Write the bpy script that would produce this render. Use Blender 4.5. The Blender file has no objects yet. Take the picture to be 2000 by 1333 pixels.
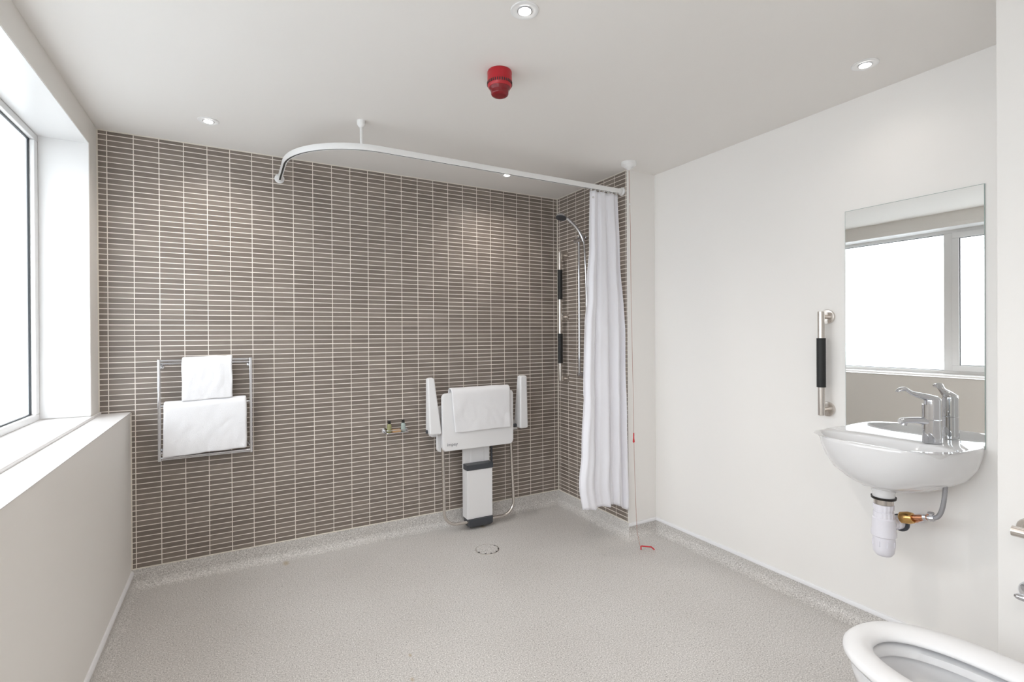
import bpy, bmesh, math, random
from mathutils import Vector, Matrix, noise
PI = math.pi
S = bpy.context.scene
COL = S.collection
random.seed(4)

# ------------------------------------------------------------------ camera
CAM_YAW, CAM_PITCH, CAM_ROLL = math.radians(29.1181), math.radians(-0.1506), math.radians(-0.3334)
F = Vector((math.sin(CAM_YAW), math.cos(CAM_YAW), 0)); RT = Vector((math.cos(CAM_YAW), -math.sin(CAM_YAW), 0)); UP = Vector((0, 0, 1))
F2 = F*math.cos(CAM_PITCH) + UP*math.sin(CAM_PITCH); U2 = -F*math.sin(CAM_PITCH) + UP*math.cos(CAM_PITCH)
R3 = RT*math.cos(CAM_ROLL) + U2*math.sin(CAM_ROLL); U3 = -RT*math.sin(CAM_ROLL) + U2*math.cos(CAM_ROLL)
cd = bpy.data.cameras.new('camera'); cam = bpy.data.objects.new('camera', cd); COL.objects.link(cam)
m = Matrix((R3, U3, -F2)).transposed().to_4x4(); m.translation = Vector((0, 0, 1.3304)); cam.matrix_world = m
cd.sensor_width = 36; cd.lens = 976.4563/2000*36; cd.shift_y = -(666.5-656.78)/2000; cd.clip_start = 0.02
S.camera = cam

# ------------------------------------------------------------------ world, light levels, exposure
W = bpy.data.worlds.new('overcast_daylight'); S.world = W; W.use_nodes = True
wn_ = W.node_tree; bg = wn_.nodes['Background']; tc_ = wn_.nodes.new('ShaderNodeTexCoord'); sx_ = wn_.nodes.new('ShaderNodeSeparateXYZ')
mr_ = wn_.nodes.new('ShaderNodeMapRange'); mr_.interpolation_type = 'SMOOTHSTEP'
wn_.links.new(tc_.outputs['Generated'], sx_.inputs[0]); wn_.links.new(sx_.outputs[2], mr_.inputs[0]); wn_.links.new(mr_.outputs[0], bg.inputs[1])
mr_.inputs[1].default_value = -.55; mr_.inputs[2].default_value = .40; mr_.inputs[3].default_value = .20; mr_.inputs[4].default_value = 6.9   # ground, overcast sky
bg.inputs[0].default_value = (.92, .96, 1, 1)
PANE_STRENGTH = 0.45       # daylight glow of the frosted panes
SPOT_WATTS = 3.0          # each recessed downlight
pl = bpy.data.lights.new('window_daylight', 'AREA'); pl.shape = 'RECTANGLE'; pl.size = 3.46; pl.size_y = 1.36; pl.cycles.is_portal = True
po = bpy.data.objects.new('window_daylight', pl); COL.objects.link(po); po.location = (-.92, 1.38, 1.60); po.rotation_euler = (0, -PI/2, 0); po.rotation_euler = (PI/2, 0, -PI/2)
S.view_settings.view_transform = 'Standard'
S.view_settings.look = 'None'
S.view_settings.exposure = 1.1
S.view_settings.gamma = 1.0
S.view_settings.use_curve_mapping = False
try:
    S.cycles.use_denoising = True
    S.cycles.max_bounces = 14; S.cycles.diffuse_bounces = 8; S.cycles.glossy_bounces = 6
    S.cycles.sample_clamp_indirect = 6
except Exception:
    pass

# ------------------------------------------------------------------ room numbers (metres)
D = 3.2794      # tiled back wall
B = 2.2438      # tiled shower side wall
E = 2.4768      # end of the shower side wall
R = 2.4857      # white right wall
BX, BY = 2.08, 0.627   # boxed wall on the right, its corner
L = -0.477      # dwarf wall face
LU = -0.608     # upper window wall face
H = 2.4
NEAR = -0.9
WX = -0.805     # window pane
Y1 = 3.112      # far window jamb
Y0 = -0.35       # near window jamb, unseen: window lengthened this far for more light
ZS = 0.93       # dwarf wall top
ZH = 2.276      # window head

# ------------------------------------------------------------------ materials
def mat(name, col, rough=0.5, metal=0.0, spec=0.5, emit=None, es=0, coat=0, sss=0):
    m = bpy.data.materials.new(name); m.use_nodes = True
    b = m.node_tree.nodes['Principled BSDF']
    b.inputs['Base Color'].default_value = (*col, 1); b.inputs['Roughness'].default_value = rough
    b.inputs['Metallic'].default_value = metal; b.inputs['Specular IOR Level'].default_value = spec
    b.inputs['Coat Weight'].default_value = coat
    if emit: b.inputs['Emission Color'].default_value = (*emit, 1); b.inputs['Emission Strength'].default_value = es
    return m
def nd(m, t, **k):
    n = m.node_tree.nodes.new(t)
    for a, v in k.items(): setattr(n, a, v)
    return n
def lk(m, a, b): m.node_tree.links.new(a, b)
def mth(m, op, a, b=None, c=None):
    n = nd(m, 'ShaderNodeMath', operation=op)
    for i, v in enumerate((a, b, c)):
        if v is None: continue
        if isinstance(v, (int, float)): n.inputs[i].default_value = v
        else: lk(m, v, n.inputs[i])
    return n.outputs[0]
def coords(m):
    tc = nd(m, 'ShaderNodeTexCoord'); s = nd(m, 'ShaderNodeSeparateXYZ'); lk(m, tc.outputs['Object'], s.inputs[0])
    return tc.outputs['Object'], s.outputs
def noise_bump(m, scale, strength, dist=0.002, detail=2):
    b = m.node_tree.nodes['Principled BSDF']; co, _ = coords(m)
    n = nd(m, 'ShaderNodeTexNoise'); n.inputs['Scale'].default_value = scale; n.inputs['Detail'].default_value = detail
    lk(m, co, n.inputs['Vector'])
    bu = nd(m, 'ShaderNodeBump'); bu.inputs['Strength'].default_value = strength; bu.inputs['Distance'].default_value = dist
    lk(m, n.outputs['Fac'], bu.inputs['Height']); lk(m, bu.outputs[0], b.inputs['Normal'])
    return m
def mottle(m, col, scale, amt):
    """broad, very faint unevenness of a painted colour"""
    b = m.node_tree.nodes['Principled BSDF']; co, _ = coords(m)
    n = nd(m, 'ShaderNodeTexNoise'); n.inputs['Scale'].default_value = scale; lk(m, co, n.inputs['Vector'])
    r = nd(m, 'ShaderNodeValToRGB'); r.color_ramp.elements[0].position = .3; r.color_ramp.elements[1].position = .7
    r.color_ramp.elements[0].color = (*[c*(1-amt) for c in col], 1); r.color_ramp.elements[1].color = (*col, 1)
    lk(m, n.outputs['Fac'], r.inputs[0]); lk(m, r.outputs[0], b.inputs['Base Color'])
    return m

def tile_mat(name, axis, u0, pitch_u, z0=0.1, pitch_v=0.02812):
    """mosaic of long low taupe tiles with pale grout: axis 0 = X, 1 = Y"""
    m = mat(name, (.2, .17, .15), .36, spec=.5); b = m.node_tree.nodes['Principled BSDF']
    co, s = coords(m)
    u = mth(m, 'DIVIDE', mth(m, 'SUBTRACT', s[axis], u0), pitch_u)
    v = mth(m, 'DIVIDE', mth(m, 'SUBTRACT', s[2], z0), pitch_v)
    fu = mth(m, 'FRACT', u); fv = mth(m, 'FRACT', v)
    du = mth(m, 'MULTIPLY', mth(m, 'MINIMUM', fu, mth(m, 'SUBTRACT', 1.0, fu)), pitch_u)   # distance to the joint, m
    dv = mth(m, 'MULTIPLY', mth(m, 'MINIMUM', fv, mth(m, 'SUBTRACT', 1.0, fv)), pitch_v)
    gu = nd(m, 'ShaderNodeMapRange', interpolation_type='SMOOTHSTEP'); lk(m, du, gu.inputs[0])
    gu.inputs[1].default_value = .0015; gu.inputs[2].default_value = .0022
    gv = nd(m, 'ShaderNodeMapRange', interpolation_type='SMOOTHSTEP'); lk(m, dv, gv.inputs[0])
    gv.inputs[1].default_value = .0017; gv.inputs[2].default_value = .0024
    tile = mth(m, 'MULTIPLY', gu.outputs[0], gv.outputs[0])      # 1 on tile, 0 on grout
    wn = nd(m, 'ShaderNodeTexWhiteNoise', noise_dimensions='2D'); cb = nd(m, 'ShaderNodeCombineXYZ')
    lk(m, mth(m, 'FLOOR', u), cb.inputs[0]); lk(m, mth(m, 'FLOOR', v), cb.inputs[1]); lk(m, cb.outputs[0], wn.inputs['Vector'])
    mp = nd(m, 'ShaderNodeMapping'); mp.inputs['Scale'].default_value = (18, 18, 420); lk(m, co, mp.inputs[0])
    st = nd(m, 'ShaderNodeTexNoise'); st.inputs['Scale'].default_value = 1; st.inputs['Detail'].default_value = 3; lk(m, mp.outputs[0], st.inputs['Vector'])
    f = mth(m, 'ADD', mth(m, 'MULTIPLY', wn.outputs[0], .35), mth(m, 'MULTIPLY', st.outputs['Fac'], .65))
    r = nd(m, 'ShaderNodeValToRGB'); lk(m, f, r.inputs[0])
    r.color_ramp.elements[0].position = .25; r.color_ramp.elements[0].color = (.172, .142, .120, 1)
    r.color_ramp.elements[1].position = .8; r.color_ramp.elements[1].color = (.268, .228, .196, 1)
    mx = nd(m, 'ShaderNodeMixRGB'); lk(m, tile, mx.inputs[0]); mx.inputs[1].default_value = (.84, .78, .72, 1)
    lk(m, r.outputs[0], mx.inputs[2]); lk(m, mx.outputs[0], b.inputs['Base Color'])
    ro = nd(m, 'ShaderNodeMapRange'); lk(m, tile, ro.inputs[0]); ro.inputs[3].default_value = .75; ro.inputs[4].default_value = .34
    lk(m, ro.outputs[0], b.inputs['Roughness'])
    bu = nd(m, 'ShaderNodeBump'); bu.inputs['Strength'].default_value = .5; bu.inputs['Distance'].default_value = .0012
    lk(m, mth(m, 'ADD', tile, mth(m, 'MULTIPLY', st.outputs['Fac'], .12)), bu.inputs['Height']); lk(m, bu.outputs[0], b.inputs['Normal'])
    return m

def floor_mat():
    m = mat('speckled_vinyl', (.5, .48, .46), .42, spec=.4); b = m.node_tree.nodes['Principled BSDF']; co, s = coords(m)
    base = (.50, .47, .45)
    n1 = nd(m, 'ShaderNodeTexNoise'); n1.inputs['Scale'].default_value = 185; n1.inputs['Detail'].default_value = 3; n1.inputs['Roughness'].default_value = .7; lk(m, co, n1.inputs['Vector'])
    r1 = nd(m, 'ShaderNodeValToRGB'); lk(m, n1.outputs['Fac'], r1.inputs[0])
    e = r1.color_ramp.elements; e[0].position = .33; e[0].color = (.31, .295, .28, 1); e[1].position = .66; e[1].color = (.90, .88, .86, 1)
    k = e.new(.46); k.color = (.56, .54, .52, 1); k = e.new(.56); k.color = (.64, .62, .60, 1)
    v = nd(m, 'ShaderNodeTexVoronoi'); v.inputs['Scale'].default_value = 170; lk(m, co, v.inputs['Vector'])
    vs = nd(m, 'ShaderNodeSeparateColor'); lk(m, v.outputs['Color'], vs.inputs[0])
    dot = mth(m, 'MULTIPLY', mth(m, 'GREATER_THAN', vs.outputs[0], .93), mth(m, 'LESS_THAN', v.outputs['Distance'], .35))
    mx = nd(m, 'ShaderNodeMixRGB'); lk(m, mth(m, 'MULTIPLY', dot, .65), mx.inputs[0]); lk(m, r1.outputs[0], mx.inputs[1]); mx.inputs[2].default_value = (.13, .12, .115, 1)
    big = nd(m, 'ShaderNodeTexNoise'); big.inputs['Scale'].default_value = 2.2; big.inputs['Detail'].default_value = 3; lk(m, co, big.inputs['Vector'])
    rb = nd(m, 'ShaderNodeValToRGB'); lk(m, big.outputs['Fac'], rb.inputs[0])
    rb.color_ramp.elements[0].position = .3; rb.color_ramp.elements[0].color = (.94, .935, .93, 1); rb.color_ramp.elements[1].position = .7; rb.color_ramp.elements[1].color = (1, 1, 1, 1)
    mm = nd(m, 'ShaderNodeMixRGB', blend_type='MULTIPLY'); mm.inputs[0].default_value = 1; lk(m, mx.outputs[0], mm.inputs[1]); lk(m, rb.outputs[0], mm.inputs[2])
    # small yellow-brown rust stains, each at its own place on the sheet
    acc = None
    for (sx, sy, rr) in STAINS:
        dx = mth(m, 'SUBTRACT', s[0], sx); dy = mth(m, 'SUBTRACT', s[1], sy)
        d = mth(m, 'SQRT', mth(m, 'ADD', mth(m, 'MULTIPLY', dx, dx), mth(m, 'MULTIPLY', mth(m, 'MULTIPLY', dy, dy), .3)))
        g = nd(m, 'ShaderNodeMapRange'); lk(m, d, g.inputs[0]); g.inputs[1].default_value = rr*.3; g.inputs[2].default_value = rr; g.inputs[3].default_value = .55; g.inputs[4].default_value = 0
        acc = g.outputs[0] if acc is None else mth(m, 'MAXIMUM', acc, g.outputs[0])
    ms = nd(m, 'ShaderNodeMixRGB'); lk(m, acc, ms.inputs[0]); lk(m, mm.outputs[0], ms.inputs[1]); ms.inputs[2].default_value = (.36, .25, .10, 1)
    lk(m, ms.outputs[0], b.inputs['Base Color'])
    bu = nd(m, 'ShaderNodeBump'); bu.inputs['Strength'].default_value = .25; bu.inputs['Distance'].default_value = .001
    lk(m, n1.outputs['Fac'], bu.inputs['Height']); lk(m, bu.outputs[0], b.inputs['Normal'])
    return m
STAINS = [(.633, 2.022, .008), (.595, 1.875, .009), (.562, 1.71, .009), (1.50, 3.13, .02), (.26, 3.20, .022)]

M = {}
M['wall'] = noise_bump(mottle(mat('white_wall_paint', (.85, .835, .815), .55, spec=.3), (.85, .835, .815), 1.2, .012), 350, .06)
M['ceil'] = mottle(mat('ceiling_paint', (.82, .80, .775), .8, spec=.2), (.82, .80, .775), 1.0, .012)
M['dwarf'] = noise_bump(mottle(mat('window_wall_paint', (.82, .80, .77), .5, spec=.3), (.82, .80, .77), 1.5, .015), 300, .06)
M['upvc'] = mat('white_upvc', (.80, .80, .80), .28)
M['sill'] = mat('white_gloss_sill', (.88, .87, .87), .22)
M['trim'] = mat('white_capping_trim', (.80, .80, .82), .35)
M['seal'] = mat('cream_sealant', (.74, .70, .63), .4)
M['tile_back'] = tile_mat('taupe_mosaic_back', 0, -0.0126, .1109)
M['tile_side'] = tile_mat('taupe_mosaic_side', 1, 3.252, .1085)
M['floor'] = floor_mat()
M['chrome'] = mat('polished_chrome', (.66, .67, .70), .06, metal=1)
M['steel'] = noise_bump(mat('brushed_steel', (.66, .62, .58), .26, metal=1), 600, .03)
M['mirror'] = mat('mirror_silvering', (.90, .91, .90), .0, metal=1)
M['edge'] = mat('mirror_glass_edge', (.35, .42, .40), .15)
M['ceramic'] = mat('white_vitreous_china', (.78, .78, .79), .10, coat=.5)
M['plastic'] = mat('white_moulded_plastic', (.82, .82, .83), .32)
M['trapw'] = mat('white_trap_plastic', (.78, .77, .83), .35)
M['padw'] = noise_bump(mat('white_textured_plastic', (.79, .79, .80), .45), 900, .2, .0006)
M['darkg'] = mat('dark_grey_plastic', (.055, .06, .07), .4)
M['black'] = mat('black_ribbed_rubber', (.012, .013, .013), .55)
M['blackcap'] = mat('black_cap_plastic', (.01, .009, .008), .3)
M['red'] = mat('red_sounder_plastic', (.44, .012, .022), .28)
M['darkred'] = mat('dark_red_lens', (.20, .003, .008), .2)
M['cordred'] = mat('red_cord_plastic', (.55, .03, .04), .4)
M['cord'] = mat('cord_string', (.42, .22, .18), .8)
M['slot'] = mat('dark_slot', (.03, .03, .03), .6)
M['brass'] = mat('brass', (.62, .38, .14), .25, metal=1)
M['copper'] = mat('copper_pipe', (.60, .28, .16), .25, metal=1)
M['bulb'] = mat('lit_lamp_glass', (1, 1, 1), .3, emit=(1, .97, .93), es=8)
M['pane'] = mat('frosted_glass_daylight', (.8, .85, .88), .35, emit=(.92, .97, 1.0), es=PANE_STRENGTH)
pm = M['pane']; tr = nd(pm, 'ShaderNodeBsdfTransparent'); mxs = nd(pm, 'ShaderNodeMixShader'); mxs.inputs[0].default_value = .5
lk(pm, pm.node_tree.nodes['Principled BSDF'].outputs[0], mxs.inputs[1]); lk(pm, tr.outputs[0], mxs.inputs[2]); lk(pm, mxs.outputs[0], pm.node_tree.nodes['Material Output'].inputs[0])
M['gasket'] = mat('black_window_gasket', (.015, .02, .025), .5)
M['oil'] = mat('yellow_green_shower_gel', (.30, .30, .15), .15)
M['gel'] = mat('pale_aqua_shampoo', (.40, .48, .46), .15)
M['soap'] = mat('orange_soap_wrapper', (.66, .40, .20), .4)
M['print'] = mat('grey_print', (.16, .17, .19), .5)

def cloth(name, col, sc, st, streak=False):
    m = mat(name, col, .9, spec=.15); b = m.node_tree.nodes['Principled BSDF']
    b.inputs['Sheen Weight'].default_value = .25
    return noise_bump(m, sc, st, .0025, 3)
M['towel'] = cloth('white_terry', (.84, .84, .86), 420, .6)
M['curtain'] = cloth('white_curtain_polyester', (.82, .82, .87), 900, .08)
M['curtain'].node_tree.nodes['Principled BSDF'].inputs['Roughness'].default_value = .45

# ------------------------------------------------------------------ mesh helpers
def obj(name, bm, m, parent=None, smooth=True, ang=38, loc=None):
    me = bpy.data.meshes.new(name)
    bmesh.ops.remove_doubles(bm, verts=bm.verts, dist=1e-6)
    bmesh.ops.recalc_face_normals(bm, faces=bm.faces)
    if smooth:
        for f in bm.faces: f.smooth = True
        for e in bm.edges:
            if len(e.link_faces) != 2 or e.calc_face_angle(0) > math.radians(ang): e.smooth = ang > 100 and len(e.link_faces) != 2
    bm.to_mesh(me); bm.free()
    mats = m if isinstance(m, (list, tuple)) else [m]
    for x in mats: me.materials.append(x)
    o = bpy.data.objects.new(name, me); COL.objects.link(o)
    if parent:
        o.parent = parent
        p = Vector((0, 0, 0)); q = parent
        while q is not None:
            p += q.location; q = q.parent
        me.transform(Matrix.Translation(-p))
    if smooth and len(me.polygons) < 3000 and ang < 100:
        w = o.modifiers.new('normals', 'WEIGHTED_NORMAL'); w.keep_sharp = True; w.weight = 60
    return o
def thing(name, label, cat, loc, group=None):
    o = bpy.data.objects.new(name, None); COL.objects.link(o); o.location = loc; o.empty_display_size = .05
    return tag(o, label, cat, group)
def tag(o, label, cat, group=None):
    o['label'] = label; o['category'] = cat
    if group: o['group'] = group
    return o
def struct(o, **k): o['kind'] = 'structure'; return o
def box(bm, x0, x1, y0, y1, z0, z1, bev=0, seg=2, mi=0):
    t = bmesh.new()
    bmesh.ops.create_cube(t, size=1, matrix=Matrix.Translation(((x0+x1)/2, (y0+y1)/2, (z0+z1)/2)) @ Matrix.Diagonal((abs(x1-x0), abs(y1-y0), abs(z1-z0), 1)))
    if bev: bmesh.ops.bevel(t, geom=t.edges[:], offset=bev, segments=seg, profile=.5, affect='EDGES')
    for f in t.faces: f.material_index = mi
    merge(bm, t)
def merge(bm, t):
    me = bpy.data.meshes.new('tmp'); t.to_mesh(me); t.free(); bm.from_mesh(me); bpy.data.meshes.remove(me)
def loft(bm, rings, cap0=True, cap1=True, closed=True, mi=0):
    vs = [[bm.verts.new(p) for p in r] for r in rings]; n = len(rings[0])
    for a, b in zip(vs, vs[1:]):
        for i in range(n if closed else n-1):
            j = (i+1) % n
            f = bm.faces.new((a[i], a[j], b[j], b[i])); f.material_index = mi
    for flag, r in ((cap0, vs[0]), (cap1, vs[-1])):
        if flag: f = bm.faces.new(r); f.material_index = mi
    return vs
def frame(d):
    d = Vector(d).normalized(); a = Vector((0, 0, 1)) if abs(d.z) < .9 else Vector((1, 0, 0))
    u = d.cross(a).normalized(); return u, d.cross(u).normalized()
def lathe(bm, origin, axis, prof, n=32, mi=0, cap0=True, cap1=True):
    """prof: list of (distance along axis, radius)"""
    o = Vector(origin); ax = Vector(axis).normalized(); u, v = frame(ax)
    rings = [[o + ax*h + (u*math.cos(2*PI*i/n) + v*math.sin(2*PI*i/n))*max(r, 1e-4) for i in range(n)] for h, r in prof]
    loft(bm, rings, cap0, cap1, mi=mi)
def tube(bm, pts, r, n=12, mi=0):
    pts = [Vector(p) for p in pts]; rs = r if isinstance(r, (list, tuple)) else [r]*len(pts)
    u = None; rings = []
    for i, p in enumerate(pts):
        d = (pts[min(i+1, len(pts)-1)] - pts[max(i-1, 0)]).normalized()
        if u is None: u, _ = frame(d)
        u = (u - d*u.dot(d)).normalized(); v = d.cross(u)
        rings.append([p + (u*math.cos(2*PI*k/n) + v*math.sin(2*PI*k/n))*rs[i] for k in range(n)])
    loft(bm, rings, mi=mi)
def fillet(pts, r, seg=8):
    pts = [Vector(p) for p in pts]; out = [pts[0]]
    for a, b, c in zip(pts, pts[1:], pts[2:]):
        d1 = (a-b).normalized(); d2 = (c-b).normalized(); half = d1.angle(d2)/2
        t = min(r/math.tan(half), (a-b).length*.49, (c-b).length*.49); rr = t*math.tan(half)
        cen = b + (d1+d2).normalized()*(rr/math.sin(half)); e1 = (b+d1*t-cen).normalized(); e2 = (b+d2*t-cen).normalized()
        w = e1.angle(e2)
        for k in range(seg+1):
            q = k/seg; out.append(cen + (e1*math.sin((1-q)*w) + e2*math.sin(q*w))*(rr/math.sin(w)))
    out.append(pts[-1]); return out
def bez(p0, p1, p2, p3, n=14):
    p0, p1, p2, p3 = map(Vector, (p0, p1, p2, p3))
    return [p0*(1-t)**3 + p1*3*t*(1-t)**2 + p2*3*t*t*(1-t) + p3*t**3 for t in [i/n for i in range(n+1)]]
def rrect(x0, x1, z0, z1, r, seg=6):
    out = []
    for cx, cz, a in ((x1-r, z1-r, 0), (x0+r, z1-r, PI/2), (x0+r, z0+r, PI), (x1-r, z0+r, 3*PI/2)):
        for k in range(seg+1): t = a + PI/2*k/seg; out.append((cx+r*math.cos(t), cz+r*math.sin(t)))
    return out
def slab_xz(bm, out, y0, y1, e=.004, mi=0):
    """outline in XZ extruded along Y with softened edges"""
    cx = sum(p[0] for p in out)/len(out); cz = sum(p[1] for p in out)/len(out)
    w = max(abs(p[0]-cx) for p in out); h = max(abs(p[1]-cz) for p in out)
    def ring(y, ins): return [(cx+(p[0]-cx)*(1-ins/w), y, cz+(p[1]-cz)*(1-ins/h)) for p in out]
    s = 1 if y1 > y0 else -1
    loft(bm, [ring(y0, e), ring(y0+s*e*.3, e*.3), ring(y0+s*e, 0), ring(y1-s*e, 0), ring(y1-s*e*.3, e*.3), ring(y1, e)], mi=mi)

# ------------------------------------------------------------------ the room
bm = bmesh.new(); box(bm, -1.1, 2.7, NEAR-.1, D+.12, -.1, 0); struct(obj('floor', bm, M['floor']))
bm = bmesh.new(); box(bm, -1.1, 2.7, NEAR-.1, D+.12, H, H+.1); struct(obj('ceiling', bm, M['ceil']))
bm = bmesh.new(); box(bm, -1.1, B, D, D+.12, 0, H); struct(obj('wall_back', bm, M['tile_back']))
# shower side wall: tiles towards the shower, paint on the end that faces the room
bm = bmesh.new(); box(bm, B, 2.7, E, D+.12, 0, H)
for f in bm.faces:
    c = f.calc_center_median(); f.material_index = 0 if abs(c.x-B) < 1e-4 else 1
struct(obj('wall_shower', bm, [M['tile_side'], M['wall']]))
bm = bmesh.new(); box(bm, R, 2.7, BY, E, 0, H); struct(obj('wall_right', bm, M['wall']))
bm = bmesh.new(); box(bm, BX, 2.7, NEAR, BY, 0, H, bev=.004); struct(obj('wall_boxing', bm, M['wall']))
bm = bmesh.new(); box(bm, -1.1, 2.7, NEAR-.1, NEAR, 0, H); struct(obj('wall_near', bm, M['wall']))
bm = bmesh.new(); box(bm, 1.1, BX, NEAR, .02, 0, 1.15, bev=.004); struct(obj('wall_duct', bm, M['wall']))
# window wall: dwarf wall in front, piers and head round the opening
bm = bmesh.new()
box(bm, -1.1, L, NEAR, D, 0, ZS, bev=.003)
box(bm, -1.1, LU, NEAR, Y0, ZS, H); box(bm, -1.1, LU, Y1, D, ZS, H); box(bm, -1.1, LU, Y0, Y1, ZH, H)
struct(obj('wall_left', bm, M['dwarf'], ang=30))
# reveal linings and bead round the opening
bm = bmesh.new()
box(bm, -.79, LU+.002, Y1-.008, Y1, ZS+.02, ZH, bev=.001); box(bm, -.79, LU+.002, Y0, Y0+.008, ZS+.02, ZH, bev=.001)
box(bm, -.79, LU+.002, Y0+.008, Y1-.008, ZH-.008, ZH, bev=.001)
struct(obj('trim_1', bm, M['upvc']))
bm = bmesh.new()
box(bm, LU, LU+.004, Y1-.006, Y1+.026, ZS+.02, ZH+.030, bev=.0015); box(bm, LU, LU+.004, Y0-.026, Y0+.006, ZS+.02, ZH+.030, bev=.0015)
box(bm, LU, LU+.004, Y0+.006, Y1-.006, ZH-.006, ZH+.030, bev=.0015)
struct(obj('trim_2', bm, M['dwarf']))
# sill board with rounded nose
bm = bmesh.new()
box(bm, -.80, LU+.012, Y0, Y1, ZS, ZS+.016, bev=.005, seg=3)
box(bm, LU, LU+.012, Y1, D-.004, ZS, ZS+.016, bev=.005, seg=3); box(bm, LU, LU+.012, Y0-.03, Y0, ZS, ZS+.016, bev=.005, seg=3)
struct(obj('trim_3', bm, M['sill']))
# glossy top board of the dwarf wall
bm = bmesh.new(); box(bm, LU+.012, L+.003, NEAR, D-.003, ZS, ZS+.004, bev=.0015); struct(obj('trim_4', bm, M['sill']))

# window: fixed light and opening casement, frosted panes
def sash(parent, ya, yb, za, zb, xf, w, name='sash'):
    bm = bmesh.new()
    box(bm, xf-.05, xf, ya, yb, za, za+w, bev=.004); box(bm, xf-.05, xf, ya, yb, zb-w, zb, bev=.004)
    box(bm, xf-.05, xf, ya, ya+w, za+w, zb-w, bev=.004); box(bm, xf-.05, xf, yb-w, yb, za+w, zb-w, bev=.004)
    return obj(name, bm, M['upvc'], parent)
def pane(parent, ya, yb, za, zb, x):
    bm = bmesh.new(); g = .005
    box(bm, x-.012, x-.001, ya, ya+g, za, zb); box(bm, x-.012, x-.001, yb-g, yb, za, zb); box(bm, x-.012, x-.001, ya, yb, za, za+g); box(bm, x-.012, x-.001, ya, yb, zb-g, zb)
    obj('gasket', bm, M['gasket'], parent, smooth=False)
    bm = bmesh.new(); box(bm, x-.024, x-.008, ya+.002, yb-.002, za+.002, zb-.002); obj('pane', bm, M['pane'], parent, smooth=False)
win = bpy.data.objects.new('window_1', None); COL.objects.link(win); win.location = (-.85, 2.0, ZS+.016); struct(win)
Z0 = ZS+.016; ZT = ZH-.008
bm = bmesh.new()
box(bm, -.87, -.790, Y0+.008, Y1-.008, Z0, Z0+.030, bev=.004); box(bm, -.87, -.790, Y0+.008, Y1-.008, ZT-.030, ZT, bev=.004)
box(bm, -.87, -.790, Y1-.055, Y1-.008, Z0+.03, ZT-.03, bev=.004); box(bm, -.87, -.790, Y0+.008, Y0+.055, Z0+.03, ZT-.03, bev=.004)
box(bm, -.87, -.790, 2.035, 2.10, Z0+.03, ZT-.03, bev=.004); box(bm, -.87, -.790, 1.005, 1.070, Z0+.03, ZT-.03, bev=.004)
obj('window_frame', bm, M['upvc'], win)
pane(win, 2.10, Y1-.055, Z0+.030, ZT-.030, -.806)
cas = sash(win, 1.07, 2.035, Z0+.03, ZT-.03, -.778, .052, 'casement')
pane(win, Y0+.055, 1.005, Z0+.030, ZT-.030, -.806)  # extra unseen pane, added to bring soft fill into the room
pane(cas, 1.122, 1.983, Z0+.082, ZT-.082, -.786)
bm = bmesh.new(); box(bm, -.778, -.764, 1.50, 1.53, Z0+.045, Z0+.07, bev=.003); box(bm, -.768, -.756, 1.50, 1.62, Z0+.052, Z0+.066, bev=.004)
obj('window_handle', bm, M['upvc'], cas)

# coved vinyl skirting, mitred, with its white capping
RAD, TH, SH = .045, .005, .1
def cove_profile():
    p = [(TH, SH)]
    for k in range(9):
        t = PI/2*k/8; p.append((TH+RAD*(1-math.sin(PI/2-t)) , RAD*(1-math.sin(t)) if False else RAD*(1-math.cos(PI/2-t))))
    q = [(0, SH), (TH, SH)]
    for k in range(9):
        t = PI/2*k/8      # from the wall down to the floor
        q.append((TH+RAD-RAD*math.cos(t), RAD-RAD*math.sin(t)+.0008))
    q.append((TH+RAD, 0)); q.append((0, 0)); return q
def skirt(side, p0, p1, nrm, e0, e1, cap, sh=SH):
    """p0->p1 along the wall foot; nrm into the room; e = mitre slope at each end (+1 inner corner shortens, -1 outer lengthens, 0 square)"""
    p0 = Vector((*p0, 0)); p1 = Vector((*p1, 0)); d = (p1-p0).normalized(); n = Vector((*nrm, 0))
    bm = bmesh.new()
    prof = cove_profile()
    loft(bm, [[p0 + n*a + Vector((0, 0, b)) + d*(a*e0) for a, b in prof], [p1 + n*a + Vector((0, 0, b)) - d*(a*e1) for a, b in prof]])
    struct(obj('baseboard_'+side, bm, M['floor'], ang=30))
    cw, ch = cap
    bm = bmesh.new(); c = [(0, SH), (cw, SH), (cw, SH+ch*.6), (cw*.5, SH+ch), (0, SH+ch)]
    loft(bm, [[p0 + n*a + Vector((0, 0, b)) + d*(a*e0) for a, b in c], [p1 + n*a + Vector((0, 0, b)) - d*(a*e1) for a, b in c]])
    return bm
caps = {}
SH = .1
c_b = skirt('back', (L, D), (B, D), (0, -1), 1, 1, (.006, .005)); struct(obj('trim_5', c_b, M['seal']))
c_s = skirt('shower', (B, D), (B, E), (-1, 0), 1, -1, (.006, .005)); struct(obj('trim_6', c_s, M['seal']))
SH = .077
c_e = skirt('stub', (B, E), (R, E), (0, -1), -1, 1, (.011, .018)); struct(obj('trim_7', c_e, M['trim']))
c_r = skirt('right', (R, E), (R, BY), (-1, 0), 1, 1, (.011, .018)); struct(obj('trim_8', c_r, M['trim']))
c_l = skirt('left', (L, NEAR), (L, D), (1, 0), 0, 1, (.011, .018)); struct(obj('trim_9', c_l, M['trim']))
c_x = skirt('boxing', (BX, BY), (BX, .02), (-1, 0), -1, 1, (.011, .018)); struct(obj('trim_10', c_x, M['trim']))
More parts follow.
